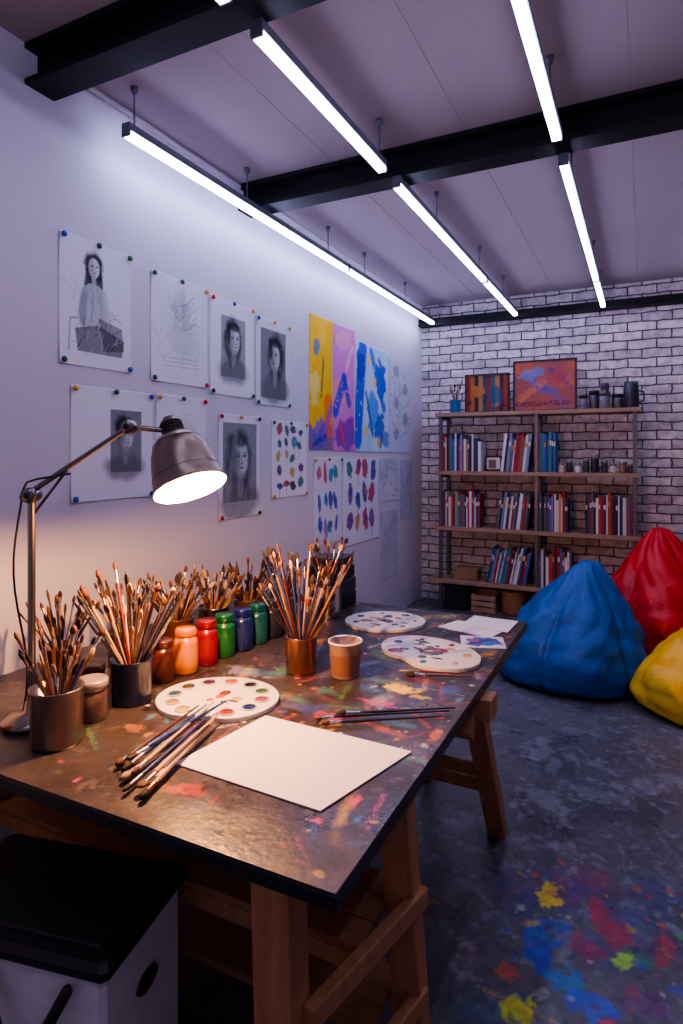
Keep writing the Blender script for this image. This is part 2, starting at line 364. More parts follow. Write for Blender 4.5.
def f4(c,A): c.rect(.14,.12,.88,A-.16,(104,104,110),.85); face(c,.54,.82,.44,(28,28,32),(180,178,182),turn=-.15,seed=4,hatch=40)
def q1(c,A): c.rect(.45,.26,.85,.86,(104,104,108),.85); face(c,.65,.62,.25,(40,40,44),turn=.2,short=True,hatch=10); sketch(c,A,10,3,.15)
def q2(c,A): sketch(c,A,40,12,.3); c.ell(.6,.8,.2,.25,(200,200,206),.6,soft=.6); c.rect(.3,.35,.8,.95,(196,196,204),.5)
def q3(c,A): c.rect(.1,.24,.92,A-.12,(110,110,116),.8); face(c,.52,.88,.52,(70,70,76),(196,194,198),turn=.12,seed=7,hatch=60); c.seg(.2,.3,.4,1.2,.12,(150,150,156),.5,soft=1)
def blobs(c,nx,ny,cs,seed,x0,dx,y0,dy,rx,ry,al=.9):
    r=np.random.RandomState(seed)
    for j in range(ny):
        for i in range(nx):
            if r.rand()<.06: continue
            x=x0+dx*i+r.uniform(-.03,.03);y=y0+dy*j+r.uniform(-.05,.05); cc=cs[r.randint(len(cs))]
            c.ell(x,y,r.uniform(*rx),r.uniform(*ry),cc,al,r.uniform(-.5,.5),rough=.4)
            if r.rand()<.5: c.ell(x+.02,y+.02,rx[0]*.6,ry[0]*.6,cs[r.randint(len(cs))],.7,rough=.4)
            if r.rand()<.4: c.seg(x,y-ry[0],x+r.uniform(-.02,.02),y-ry[1]-.08,.016,cc,.6)
def q4(c,A): blobs(c,4,5,[(40,60,130),(170,56,70),(200,160,60),(50,110,104),(34,34,44),(40,50,90),(80,50,110),(50,130,170),(60,70,80)],5,.2,.2,.2,.19,(.045,.09),(.04,.085))
def q5(c,A): blobs(c,4,3,[(30,70,180),(200,60,110),(40,140,130),(220,160,80),(80,60,150),(150,100,220),(30,140,180)],8,.2,.2,.3,.42,(.05,.08),(.10,.18))
def q6(c,A): blobs(c,4,3,[(20,120,110),(20,80,130),(190,50,90),(40,60,150),(200,140,80),(60,170,160),(120,60,150)],18,.18,.21,.24,.32,(.06,.09),(.09,.14))
def fy(c,A):
    c.blend(c.noise(4,3)*1.2-.2,(250,206,30),.8)
    c.poly([(0,0),(1,0),(1,.5),(.6,.6),(.3,.3),(0,.55)],(90,70,170),.8); c.ell(.45,.35,.35,.3,(110,80,190),.8,rough=.4)
    c.ell(.85,.75,.25,.5,(240,110,50),.75,rough=.5); c.ell(.2,1.3,.2,.45,(244,226,120),.8,rough=.5)
    c.seg(.1,1.6,.5,1.95,.16,(240,186,20),.9,dry=.4); c.seg(.55,.2,.95,.9,.14,(160,80,190),.9,dry=.3); c.seg(.5,1.1,.6,1.9,.08,(50,56,70),.8,dry=.5)
    c.ell(.3,2.1,.13,.2,(40,110,170),.8,rough=.3); c.seg(.15,.1,.7,.3,.12,(50,50,160),.9,dry=.3); c.ell(.55,2.4,.2,.2,(250,214,60),.7,rough=.4)
def fp(c,A):
    c.blend(c.noise(4,3)*1.3-.2,(220,110,190),.8); c.ell(.6,.35,.5,.35,(110,50,180),.85,rough=.4); c.ell(.3,1.2,.3,.3,(250,150,140),.7,rough=.4)
    c.seg(.1,.8,.5,1.5,.26,(40,70,200),.95,dry=.3); c.seg(.5,1.5,.75,1.0,.2,(30,56,180),.9,dry=.4); c.seg(.6,1.7,.9,2.2,.12,(240,190,210),.8,dry=.4)
    c.ell(.5,2.3,.35,.2,(236,160,190),.7,rough=.4); c.seg(.2,.25,.9,.6,.16,(160,50,160),.85,dry=.3); c.seg(.3,.6,.5,.15,.12,(230,80,80),.8,dry=.3)
def fb(c,A):
    c.blend(c.noise(4,3)*1.3-.35,(140,190,236),.8); c.seg(.05,.15,.2,1.2,.24,(20,80,200),.95,dry=.2); c.ell(.75,.9,.16,.24,(16,76,200),.95,rough=.4)
    c.seg(.45,1.2,.85,.55,.12,(30,104,210),.9,dry=.3); c.ell(.5,.5,.15,.25,(40,140,220),.85,rough=.5); c.ell(.15,1.0,.12,.2,(20,50,170),.9,rough=.4); c.ell(.72,.3,.14,.2,(24,84,190),.9,rough=.5)
    for x,y in((.3,.25),(.55,.85),(.68,.12),(.38,1.1)): c.ell(x,y,.05,.07,(240,206,70),.85,rough=.4)
    c.ell(.9,.15,.1,.12,(60,120,200),.8,rough=.5); c.seg(.3,.7,.5,.2,.06,(30,70,170),.8,dry=.3)
def fs(c,A): sketch(c,A,60,31,.7,col=(90,92,104)); [c.ell(.3+.4*(i%2),.3+.25*i,.12,.1,(130,130,150),.6,rough=.3) for i in range(5)]
def fgrey(k):
    def f(c,A): c.blend(c.noise(3,3)-.3,(140,144,166),.7); sketch(c,A,40,k,.7,col=(90,92,104))
    return f
sheet("pencil_drawing",1.685,2.064,1.865,2.396,f1,nx=190)
sheet("pencil_drawing",2.19,2.605,1.849,2.375,f2,nx=140)
sheet("pencil_drawing",2.63,3.035,1.827,2.36,f3,nx=150)
sheet("pencil_drawing",3.062,3.45,1.80,2.335,f4,(210,210,216),nx=150)
sheet("abstract_painting",3.719,4.069,1.528,2.485,fy,(240,192,40),nx=100,seed=1)
sheet("abstract_painting",4.082,4.456,1.522,2.485,fp,(214,136,196),nx=100,seed=2)
sheet("abstract_painting",4.475,5.186,1.516,2.42,fb,(204,216,234),nx=140,seed=3)
sheet("charcoal_sketch",5.21,5.80,1.51,2.388,fs,(196,200,216))
sheet("pencil_drawing",1.74,2.20,1.30,1.784,q1,nx=150)
sheet("pencil_drawing",2.225,2.593,1.28,1.79,q2)
sheet("pencil_drawing",2.704,3.10,1.133,1.724,q3,nx=150)
sheet("colour_swatch_sheet",3.235,3.677,1.219,1.713,q4,nx=130)
sheet("colour_swatch_sheet",3.776,4.222,.838,1.472,q5,(216,216,226),nx=120)
sheet("colour_swatch_sheet",4.25,4.95,.772,1.46,q6,(218,218,230),nx=140)
sheet("charcoal_sketch",4.97,5.43,1.07,1.465,fgrey(41),(204,206,218))
sheet("charcoal_sketch",5.0,5.42,.37,.99,fgrey(42),(196,198,212))
sheet("charcoal_sketch",5.49,5.83,.87,1.443,fgrey(43),(186,188,204))
pc=[mat("pin_red",(200,40,36),.35),mat("pin_blue",(40,80,170),.35),mat("pin_dark",(36,38,44),.35),mat("pin_brass",(220,170,50),.35),mat("pin_green",(30,100,60),.35)]
b=MB(); r=random.Random(3)
pins=[]
for (a,c,d,e) in [(1.685,2.064,1.865,2.396),(2.19,2.605,1.849,2.375),(2.63,3.035,1.827,2.36),(3.062,3.45,1.8,2.335),(1.74,2.2,1.3,1.784),(2.225,2.593,1.28,1.79),(2.704,3.1,1.133,1.724),(3.235,3.677,1.219,1.713),(3.776,4.222,.838,1.472)]:
    pins+=[(a+.015,e-.015),(c-.015,e-.015),(a+.015,d+.015),(c-.015,d+.015),((a+c)/2,e-.012)]
for y,z in pins: b.lathe([(0,.009),(.005,.009),(.005,.011),(.012,.014),(.012,.021),(0,.024)],pc[r.randrange(5)],(XL,y,z),(1,0,0),10)
b.obj("push_pins")

# ------------------------------------------------------------------ work table
TX0,TX1,TY0,TY1,TZ=-1.95,-.47,.93,2.82,.75
cv=Cv(TX1-TX0,TY1-TY0,600,(58,53,55),5)
n_=cv.noise(3,5); cv.blend((n_-.45)*4,(76,69,72),.6)
n_=cv.noise(6,5); cv.blend((n_-.55)*8,(36,34,39),.7)
n_=cv.noise(30,3); cv.blend((n_-.62)*9,(104,94,93),.35)
def tp(x,y,rx,ry,c,a=.7,ang=0,rough=.6): cv.ell(x-TX0,y-TY0,rx,ry,c,a,ang,soft=.5,rough=rough)
R=np.random.RandomState(21)
for i in range(55):
    x=R.uniform(-1.3,-.5);y=R.uniform(1.1,2.75); c=paints[R.randint(len(paints))]
    cv.ell(x-TX0,y-TY0,R.uniform(.02,.08),R.uniform(.012,.03),c,.32,R.uniform(0,3),soft=1.1,rough=.9)
for i in range(400):
    x=R.uniform(-1.35,-.48);y=R.uniform(.95,2.8); r=R.uniform(.002,.009); c=paints[R.randint(len(paints))]
    if y<1.3 and R.rand()<.6: continue
    tp(x,y,r*R.uniform(.5,2.2),r,c,R.uniform(.25,.7),R.uniform(0,3))
for i in range(170):
    x=R.uniform(-1.3,-.48);y=R.uniform(.98,2.75);a=R.uniform(0,3.1);l=R.uniform(.03,.14);c=paints[R.randint(len(paints))]
    if y<1.2 and R.rand()<.7: continue
    cv.seg(x-TX0,y-TY0,x+l*math.cos(a)-TX0,y+l*math.sin(a)-TY0,R.uniform(.004,.018),c,.45,dry=.7,rough=.4,soft=.6)
for t in [(-.695,1.84,.055,.028,(240,200,40),.95),(-.62,1.80,.03,.015,(220,185,50),.7),(-.85,1.03,.03,.024,(24,36,76),.95),(-.91,1.075,.035,.02,(160,60,50),.7),(-.95,1.06,.03,.014,(190,104,60),.4),
    (-.56,1.2,.012,.018,(200,56,110),.8),(-.53,1.14,.010,.010,(60,110,170),.7),(-.6,1.1,.015,.008,(200,80,120),.6),(-.78,1.56,.06,.02,(170,60,84),.6),(-.62,1.60,.06,.018,(60,114,150),.6),
    (-.9,1.72,.045,.025,(60,120,110),.55),(-.72,1.70,.05,.018,(190,60,110),.65),(-.55,1.9,.03,.04,(60,86,160),.6),(-1.25,1.25,.03,.02,(180,120,74),.4),(-.6,2.2,.03,.05,(130,66,130),.4),(-.5,1.57,.012,.03,(200,110,56),.6),(-.56,2.35,.03,.04,(60,124,150),.45)]: tp(*t,rough=.9)
m_tt=attr_mat("painted_table_top",.34,.5,.22,60,.35,50,roughvar=.1)
table=bpy.data.objects.new("work_table",None); COL.objects.link(table)
top=cv.obj("table_top_surface",TX1-TX0,TY1-TY0,Matrix.Translation(((TX0+TX1)/2,(TY0+TY1)/2,TZ)),m_tt,thick=.002,parent=table)
m_edge=mat("table_edge_dark",(36,36,44),.35,var=.25,scale=12)
m_oak=mat("trestle_timber",(196,142,94),.55,var=.3,scale=14,wood=(3,3,.5),bump=.15,bscale=40)
m_ply=mat("plank_timber",(180,130,88),.6,var=.3,scale=10,wood=(.5,4,4))
b=MB(); b.box(((TX0+TX1)/2,(TY0+TY1)/2,TZ-.002-.0165),(TX1-TX0+.004,TY1-TY0+.004,.031),m_edge,bev=.003); b.obj("table_top_board",table)
b=MB()
zt=TZ-.036
b.beam((-.63,1.0,zt),(-.60,.99,0),.085,.07,m_oak,(1,0,0)); b.beam((-.53,1.36,zt),(-.50,1.42,0),.075,.06,m_oak,(1,0,0))
b.beam((-1.8,1.02,zt),(-1.85,1.0,0),.085,.07,m_oak,(1,0,0)); b.beam((-1.75,1.36,zt),(-1.78,1.42,0),.075,.06,m_oak,(1,0,0))
for z in(.44,.2): 
    b.beam((-.565,1.0,z),(-.475,1.41,z),.028,.045,m_oak,(1,0,0))
for z in(.44,.2): b.beam((-1.83,1.0,z),(-1.77,1.42,z),.03,.045,m_oak,(1,0,0))
b.box((-1.17,1.20,zt-.03),(1.2,.06,.06),m_oak)
for y in (1.24,1.325,1.41): b.box((-1.16,y,.425),(1.22,.08,.02),m_ply)
b.box((-1.16,1.215,.395),(1.2,.03,.04),m_oak)
b.box((-1.16,1.38,.17),(1.2,.2,.02),m_ply)
b.obj("near_trestle",table,bevel=.004)
b=MB()
for x in(-.52,-1.75):
    b.beam((x,2.03,zt),(x,2.45,0),.07,.055,m_oak,(1,0,0))
    b.beam((x,2.03,zt),(x,1.93,zt-.12),.06,.05,m_oak,(1,0,0))
b.box((-1.135,2.0,zt-.035),(1.4,.09,.07),m_oak); b.beam((-1.75,2.30,.26),(-.52,2.30,.26),.03,.05,m_oak,(0,1,0)); b.beam((-1.75,2.24,.34),(-.52,2.24,.34),.03,.04,m_oak,(0,1,0))
for x in(-.9,-1.65): b.beam((x,2.7,zt),(x,2.72,0),.05,.05,m_oak,(1,0,0))
b.obj("far_trestle",table,bevel=.004)

# ------------------------------------------------------------------ things on the table
m_white=mat("white_ceramic",(222,216,210),.3,var=.03,coat=.3)
m_sheet=mat("white_paper",(224,218,224),.8,var=.02)
b=MB(); 
def flat(b,pts,z,t,m):
    n=len(pts); vs=[(x,y,z) for x,y in pts]+[(x,y,z+t) for x,y in pts]
    b.add(vs,[list(range(n-1,-1,-1)),list(range(n,2*n))]+[[i,(i+1)%n,n+(i+1)%n,n+i] for i in range(n)],m,False)
flat(b,[(-.607,1.128),(-.522,1.455),(-.968,1.470),(-1.016,1.146)],TZ+.001,.003,m_sheet); b.obj("blank_paper_sheet")
pcol=[(140,44,40),(180,84,44),(200,156,50),(64,100,60),(40,90,110),(34,50,110),(60,40,80),(110,60,44),(30,30,36),(170,130,90),(150,60,96),(40,60,54)]
def palette(x,y,r,rot=0,seed=0,messy=False,kidney=.18,name="paint_palette",sy=.95):
    b=MB(); rr=random.Random(seed); n=56; P=[]
    for i in range(n):
        a=2*math.pi*i/n; k=1-kidney*math.exp(-((a-math.pi*1.5)/.32)**2)
        px=r*1.08*k*math.cos(a);py=r*sy*k*math.sin(a); P.append((px,py))
    cr,sr=math.cos(rot),math.sin(rot)
    T=lambda p:(x+p[0]*cr-p[1]*sr,y+p[0]*sr+p[1]*cr)
    flat(b,[T(p) for p in P],TZ+.001,.012,m_white)
    m=11 if not messy else 7
    for i in range(m):
        a=math.pi*1.5+.5+(2*math.pi-1.0)*i/(m-1); px,py=r*.8*math.cos(a),r*.74*sy*math.sin(a); q=T((px,py))
        k_=(i*5+seed)%12; mm=mat("paint_%d"%k_,pcol[k_],.25,coat=.4,var=.15)
        if not messy: b.lathe([(r*.115,0),(r*.135,.003),(r*.115,.003)],m_white,(q[0],q[1],TZ+.013),seg=18)
        f_=1 if not messy else rr.uniform(.6,1.2)
        b.lathe([(r*.12*f_,.0012),(r*.07*f_,.0028),(0,.0025)],mm,(q[0],q[1],TZ+.0125),seg=16,sx=f_)
    for i in range(6 if not messy else 30):
        a=rr.uniform(0,6.28);d=rr.uniform(0,.45 if not messy else .75)*r; q=T((d*math.cos(a),d*math.sin(a)*.8*sy)); k=rr.randrange(12)
        b.lathe([(r*rr.uniform(.05,.14),0),(r*.04,.0018),(0,.002)],mat("paint_%d"%k,pcol[k],.25,coat=.4,var=.15),(q[0],q[1],TZ+.0132),seg=14,sx=rr.uniform(.5,1.6),sy=rr.uniform(.3,1.1))
    return b.obj(name)
palette(-1.16,1.50,.172,rot=.3,seed=0); palette(-.72,2.2,.195,rot=-.5,seed=4,messy=True,sy=.8); palette(-1.03,2.52,.165,rot=.5,seed=7,messy=True,kidney=.05)

hand=[mat("brush_wood_natural",(150,104,70),.4,coat=.3),mat("brush_wood_dark",(74,46,36),.35,coat=.4),mat("brush_red",(120,40,36),.35,coat=.4),mat("brush_black",(32,30,34),.35,coat=.4),mat("brush_blue",(36,58,120),.35,coat=.4),mat("brush_wood_light",(186,150,112),.45),mat("brush_grey",(100,98,104),.4),mat("brush_black2",(40,36,38),.35,coat=.4)]
m_fer=mat("brush_ferrule",(190,190,194),.25,1.0,var=.1); m_ferc=mat("brush_ferrule_copper",(180,132,100),.28,1.0,var=.1)
bris=[mat("bristle_brown",(92,62,46),.8,var=.3,scale=200),mat("bristle_black",(36,30,30),.8,var=.3,scale=200),mat("bristle_tan",(180,146,112),.8,var=.3,scale=200),mat("bristle_red",(110,56,44),.8,var=.3,scale=200),mat("bristle_dark",(60,44,38),.8,var=.2,scale=200)]
def brush(b,p,d,L,rr,s=1.0,kinds=None):
    """brush from handle end p along direction d, bristles at far end"""
    h=hand[rr.choice(kinds or range(8))]; f=rr.choice([m_fer,m_fer,m_ferc]); br_=rr.choice(bris); flat_=rr.random()<.35
    r=rr.uniform(.0022,.0040)*s; bl=rr.uniform(.022,.04); hb=L-bl-rr.uniform(.03,.05); fe=L-bl; w=r*rr.uniform(.9,1.9)
    b.lathe([(0,0),(r*.45,.002),(r*.55,hb*.25),(r*.75,hb*.6),(r*1.15,hb*.88),(r*.85,hb)],h,p,d,8)
    b.lathe([(r*.88,hb),(r*.95,hb+.004),(r*.85,hb+.006),(w*.95,fe)],f,p,d,8,sx=1,sy=.5 if flat_ else 1)
    b.lathe([(w*.93,fe),(w*1.25,fe+(L-fe)*.35),(w*.85,fe+(L-fe)*.75),(0,L)],br_,p,d,8,sx=1.3 if flat_ else 1,sy=.5 if flat_ else 1)
def cup(b,x,y,r,h,m,z=TZ,flare=1.06,t=.003,rim=True,seg=32):
    R1=r*flare; z=z+.0005
    b.lathe([(0,.0005),(r,.0005),(r*1.005,.006),(R1,h-.004),(R1+(.002 if rim else 0),h),(R1-t,h),(r-t,.006),(0,.006)],m,(x,y,z),seg=seg)
def cup_brushes(name,x,y,r,h,m,n,L0,L1,seed,kinds=None,s=1.0,flare=1.06,lean=(.25,.8)):
    b=MB(); rr=random.Random(seed); cup(b,x,y,r,h,m,flare=flare)
    for i in range(n):
        a=2*math.pi*(i*.618034%1); ro=rr.uniform(*lean)*r; L=rr.uniform(L0,L1)
        foot=Vector((x-ro*.8*math.cos(a),y-ro*.8*math.sin(a),TZ+.008))
        rim_=Vector((x+ro*flare*.95*math.cos(a),y+ro*flare*.95*math.sin(a),TZ+h))
        d=(rim_-foot).normalized(); d=(d+Vector((rr.uniform(-1,1),rr.uniform(-1,1),0))*.05).normalized()
        brush(b,foot,d,L,rr,s,kinds)
    return b.obj(name)
m_copper=mat("copper_cup",(186,140,120),.25,1.0,var=.15,scale=12); m_tin=mat("tin_cup",(165,152,148),.28,1.0,var=.2,scale=15)
m_navy=mat("navy_cup",(34,42,74),.3,coat=.4); m_brown=mat("brown_tin",(96,60,50),.35,.2,coat=.3)
cup_brushes("brush_cup",-1.37,1.10,.062,.145,m_tin,28,.22,.34,1,s=1.2)
cup_brushes("brush_cup",-1.395,1.385,.058,.13,m_navy,38,.25,.43,2,s=1.25)
cup_brushes("brush_cup",-1.06,1.83,.052,.125,m_copper,44,.26,.47,3,s=1.2)
cup_brushes("brush_cup",-1.30,2.50,.055,.15,m_tin,28,.26,.38,4,s=1.2)
wood_k=[0,5,0,2,5,1,3]
cup_brushes("pencil_cup",-1.66,1.62,.06,.12,m_brown,40,.23,.33,5,kinds=wood_k,s=1.1)
cup_brushes("pencil_cup",-1.62,1.84,.06,.12,m_brown,40,.22,.32,6,kinds=wood_k,s=1.1)
cup_brushes("pencil_cup",-1.6,2.04,.06,.12,m_tin,40,.22,.31,7,kinds=wood_k,s=1.1)
cup_brushes("pencil_cup",-1.55,2.22,.06,.12,m_brown,40,.22,.31,8,kinds=wood_k,s=1.1)
cup_brushes("pencil_cup",-1.5,2.42,.055,.12,m_brown,34,.22,.31,18,kinds=wood_k,s=1.1)
cup_brushes("brush_cup",-1.72,1.40,.055,.12,m_brown,28,.22,.33,9,s=1.1)
cup_brushes("brush_cup",-1.62,.985,.052,.12,m_copper,22,.22,.28,19,s=1.1)
m_cap=mat("bottle_cap",(236,234,236),.4)
def bottle(x,y,r,h,c,key,capc=None):
    b=MB(); m=mat("paint_bottle_"+key,c,.28,coat=.5,var=.08); mc=m if capc is None else mat("cap_"+key,capc,.35)
    z=TZ+.001
    b.lathe([(0,0),(r*.94,0),(r,.006),(r,h*.66),(r*.96,h*.72),(r*.8,h*.79),(r*.7,h*.81),(r*.7,h*.83)],m,(x,y,z),seg=32)
    b.lathe([(r*.74,h*.82),(r*.8,h*.825),(r*.8,h*.97),(r*.76,h),(0,h)],mc,(x,y,z),seg=32)
    for i in range(24):
        a=2*math.pi*i/24; b.box((x+r*.805*math.cos(a),y+r*.805*math.sin(a),z+h*.9),(.003,.003,h*.12),mc,rz=a)
    lab=mat("label_"+key,tuple(min(255,int(k*1.03+4)) for k in c),.6)
    b.lathe([(r*1.004,h*.16),(r*1.012,h*.18),(r*1.012,h*.56),(r*1.004,h*.58)],lab,(x,y,z),seg=32)
    return b.obj("paint_bottle")
bottle(-1.43,1.555,.04,.135,(84,38,28),"rust"); bottle(-1.415,1.652,.042,.152,(196,112,12),"orange"); bottle(-1.405,1.752,.041,.156,(120,8,22),"red")
bottle(-1.40,1.848,.041,.155,(10,84,44),"green"); bottle(-1.385,1.942,.041,.155,(16,32,100),"navy"); bottle(-1.38,2.036,.041,.155,(12,78,84),"teal"); bottle(-1.37,2.13,.04,.15,(26,32,50),"ink")
bottle(-1.36,2.222,.04,.14,(44,64,60),"moss")
bottle(-1.5,1.475,.04,.125,(74,34,30),"maroon")
def jar(x,y,r,h,body,lid,name,z=TZ):
    b=MB(); z=z+.0008; b.lathe([(0,0),(r*.95,0),(r,.005),(r,h*.7),(r*.9,h*.76),(r*.9,h*.78)],body,(x,y,z),seg=32)
    b.lathe([(r*.9,h*.76),(r*1.04,h*.77),(r*1.04,h*.97),(r*.98,h),(r*.6,h*.995),(0,h*.995)],lid,(x,y,z),seg=32); return b.obj(name)
m_glaz=mat("jar_body_grey",(104,84,80),.3,coat=.4); m_lid=mat("jar_lid",(166,156,154),.35,.4)
jar(-1.405,1.245,.042,.112,m_glaz,m_lid,"lidded_jar"); jar(-1.50,1.32,.042,.12,mat("jar_dark",(60,40,40),.3,coat=.4),mat("jar_lid_dark",(50,44,46),.35),"lidded_jar")
m_clear=mat("frosted_plastic",(200,168,154),.2,trans=.5,var=.03)
m_tan=mat("tan_paint",(130,92,78),.4)
b=MB(); cup(b,-.905,1.86,.047,.118,m_clear,flare=1.18,t=.002); b.lathe([(.0478,.012),(.0545,.082)],m_tan,(-.905,1.86,TZ),seg=32); b.lathe([(0,.084),(.052,.084)],m_tan,(-.905,1.86,TZ),seg=32)
b.lathe([(.0555,.116),(.0585,.117),(.0585,.122),(.0555,.122),(.0535,.117)],m_cap,(-.905,1.86,TZ),seg=32); b.obj("plastic_cup")
def lying(name,items,seed,s=1.3,kinds=None,up=0.0):
    b=MB(); rr=random.Random(seed)
    for k,(x0,y0,x1,y1,lift) in enumerate(items):
        p=Vector((x0,y0,TZ+.012+lift*.4+up)); q=Vector((x1,y1,TZ+.013+lift)); brush(b,p,(q-p).normalized(),(q-p).length,rr,s,kinds)
    return b.obj(name)
lying("loose_paintbrushes",[(-1.15,1.40,-1.12,1.06,0),(-1.13,1.41,-1.08,1.04,.006),(-1.10,1.37,-1.06,1.02,0),(-1.12,1.43,-1.04,1.03,.012),(-1.08,1.36,-1.02,.985,0),(-1.05,1.34,-.965,.98,.0),(-1.06,1.38,-.99,1.0,.008),(-1.09,1.45,-1.1,1.07,.014),(-1.04,1.31,-.985,1.02,.004)],4,1.9,[0,1,4,3,2,6,5],up=.014)
lying("loose_paintbrushes",[(-.50,1.715,-.83,1.50,0),(-.51,1.67,-.80,1.475,0),(-.49,1.74,-.78,1.54,.004)],8,1.4,[3,1])
lying("loose_paintbrushes",[(-.51,2.04,-.75,1.955,0),(-.51,2.01,-.72,1.93,0)],9,1.3,[1,2])
b=MB(); flat(b,[(-.80,2.56),(-.56,2.50),(-.52,2.66),(-.75,2.7)],TZ+.001,.002,m_sheet); flat(b,[(-.72,2.62),(-.51,2.6),(-.5,2.79),(-.7,2.8)],TZ+.004,.002,m_sheet); b.obj("loose_paper_sheets")
cv=Cv(.26,.2,60,(206,206,214),4); cv.ell(.13,.1,.1,.07,(40,64,150),.9,rough=.6); cv.ell(.17,.08,.05,.04,(60,120,180),.8,rough=.6); cv.ell(.08,.12,.03,.03,(170,90,130),.8,rough=.5); cv.seg(.03,.05,.2,.15,.02,(30,50,120),.8)
cv.obj("painted_study",.17,.15,Matrix.Translation((-.575,2.43,TZ+.0035))@Matrix.Rotation(.3,4,'Z'),m_paper,thick=.002)
b=MB(); mk=mat("black_box_board",(30,30,36),.5); mk2=mat("grey_box_board",(60,56,62),.5)
for i,(w_,h_) in enumerate([(.20,.07),(.18,.065),(.19,.06),(.16,.05)]): b.box((-1.40+.01*(i%2),2.71,TZ+.001+sum([.07,.065,.06,.05][:i])+h_/2),(w_,.17,h_-.003),mk if i%2==0 else mk2,rz=.05*(i-1),bev=.003)
b.obj("stacked_paint_boxes")

# ------------------------------------------------------------------ desk lamp
m_chr=mat("lamp_steel",(150,142,136),.26,1.0,var=.15,scale=10); m_brz=mat("lamp_shade_steel",(160,140,124),.34,1.0,var=.12,scale=6); m_blk=mat("lamp_black_plastic",(24,24,28),.4)
m_in=mat("lamp_shade_inner",(240,225,200),.4); m_bulb=mat("warm_bulb",(255,220,170),.3,emit=(255,190,120),es=20,var=0)
lamp=bpy.data.objects.new("desk_lamp",None); COL.objects.link(lamp); lamp.location=(-1.55,1.14,TZ)
bpy.context.view_layer.update()
def lobj(b,name):
    o=b.obj(name); o.parent=lamp; o.matrix_parent_inverse=lamp.matrix_world.inverted(); return o
bx,by=-1.535,1.15
b=MB(); b.lathe([(0,0),(.075,0),(.08,.006),(.078,.016),(.05,.026),(.02,.032),(.016,.06),(0,.06)],m_chr,(bx,by,TZ+.0005),seg=40); lobj(b,"base")
pt=Vector((bx,by,1.385))
b=MB(); b.tube((bx,by,TZ+.03),(bx,by,1.39),.0105,m_chr,seg=16); lobj(b,"post")
view=Vector((-.665,.787,-.056)).normalized(); Rv=Vector((.8965,.443,0))
axis=(-view*.32+(Rv*.28+Vector((0,0,-1))*.90)).normalized()
oc=Vector((-1.165,1.38,1.405)); Ls=.165
back=oc-axis*Ls
el=Vector((-1.335,1.315,1.578))
b=MB()
b.tube(pt+Vector((-.03,-.012,-.01)),el,.008,m_chr,seg=14)
b.tube(pt+Vector((-.0,.0,-.06)),pt+(el-pt)*.35,.004,m_chr,seg=8)
b.lathe([(0,-.022),(.02,-.022),(.022,-.015),(.022,.015),(.02,.022),(0,.022)],m_chr,pt,(.39,-.92,0),seg=20)
b.lathe([(0,-.028),(.008,-.028),(.008,.028),(0,.028)],m_blk,pt,(.39,-.92,0),seg=12)
b.lathe([(0,-.018),(.02,-.018),(.022,-.012),(.022,.012),(.02,.018),(0,.018)],m_chr,el,(.39,-.92,0),seg=20)
b.lathe([(0,-.026),(.008,-.026),(.008,.026),(0,.026)],m_blk,el,(.39,-.92,0),seg=12)
b.tube(el,back-axis*.02,.008,m_chr,seg=12)
lobj(b,"arm")
b=MB(); rs=.105
prof=[(.026,-.055),(.030,-.05),(.030,-.014),(.036,-.006),(.054,.004),(.071,.024),(.083,.052),(.091,.085),(.098,.125),(rs-.001,.158),(rs+.003,Ls),(rs,Ls+.003)]
b.lathe(prof,m_brz,back,axis,56)
b.lathe([(0,-.066),(.018,-.064),(.026,-.055)],m_blk,back,axis,32)
for k in range(4): b.lathe([(.030,-.046+.01*k),(.0335,-.044+.01*k),(.0335,-.041+.01*k),(.030,-.039+.01*k)],m_blk,back,axis,32)
b.lathe([(rs,Ls+.003),(rs-.004,Ls),(.094,.125),(.087,.085),(.079,.052),(.066,.026),(.034,.008),(0,.006)],m_in,back,axis,48)
for h_,r_ in ((.024,.071),(.125,.098)): b.lathe([(r_-.001,h_-.0015),(r_+.0012,h_),(r_-.001,h_+.0015)],m_blk,back,axis,48)
lobj(b,"shade")
b=MB(); b.lathe([(0,.02),(.014,.02),(.014,.06),(.02,.075),(.031,.10),(.034,.125),(.028,.148),(.012,.162),(0,.164)],m_bulb,back,axis,24); lobj(b,"bulb")
b=MB(); P=[]
for i in range(14):
    t=i/13; P.append((bx-.035-.02*math.sin(t*6),by-.01+.01*math.cos(t*7),1.40-t*.62))
b.pipe([tuple(pt+Vector((.1,.045,.06))),(bx+.02,by,1.43),(bx-.02,by,1.42)]+P,.003,m_blk,6); lobj(b,"cable")
ld=bpy.data.lights.new("lamp_glow",'POINT'); ld.energy=62; ld.color=(1,.47,.17); ld.shadow_soft_size=.015
lo=bpy.data.objects.new("lamp_glow",ld); COL.objects.link(lo); lo.location=back+axis*.196
lo.parent=lamp; lo.matrix_parent_inverse=lamp.matrix_world.inverted()

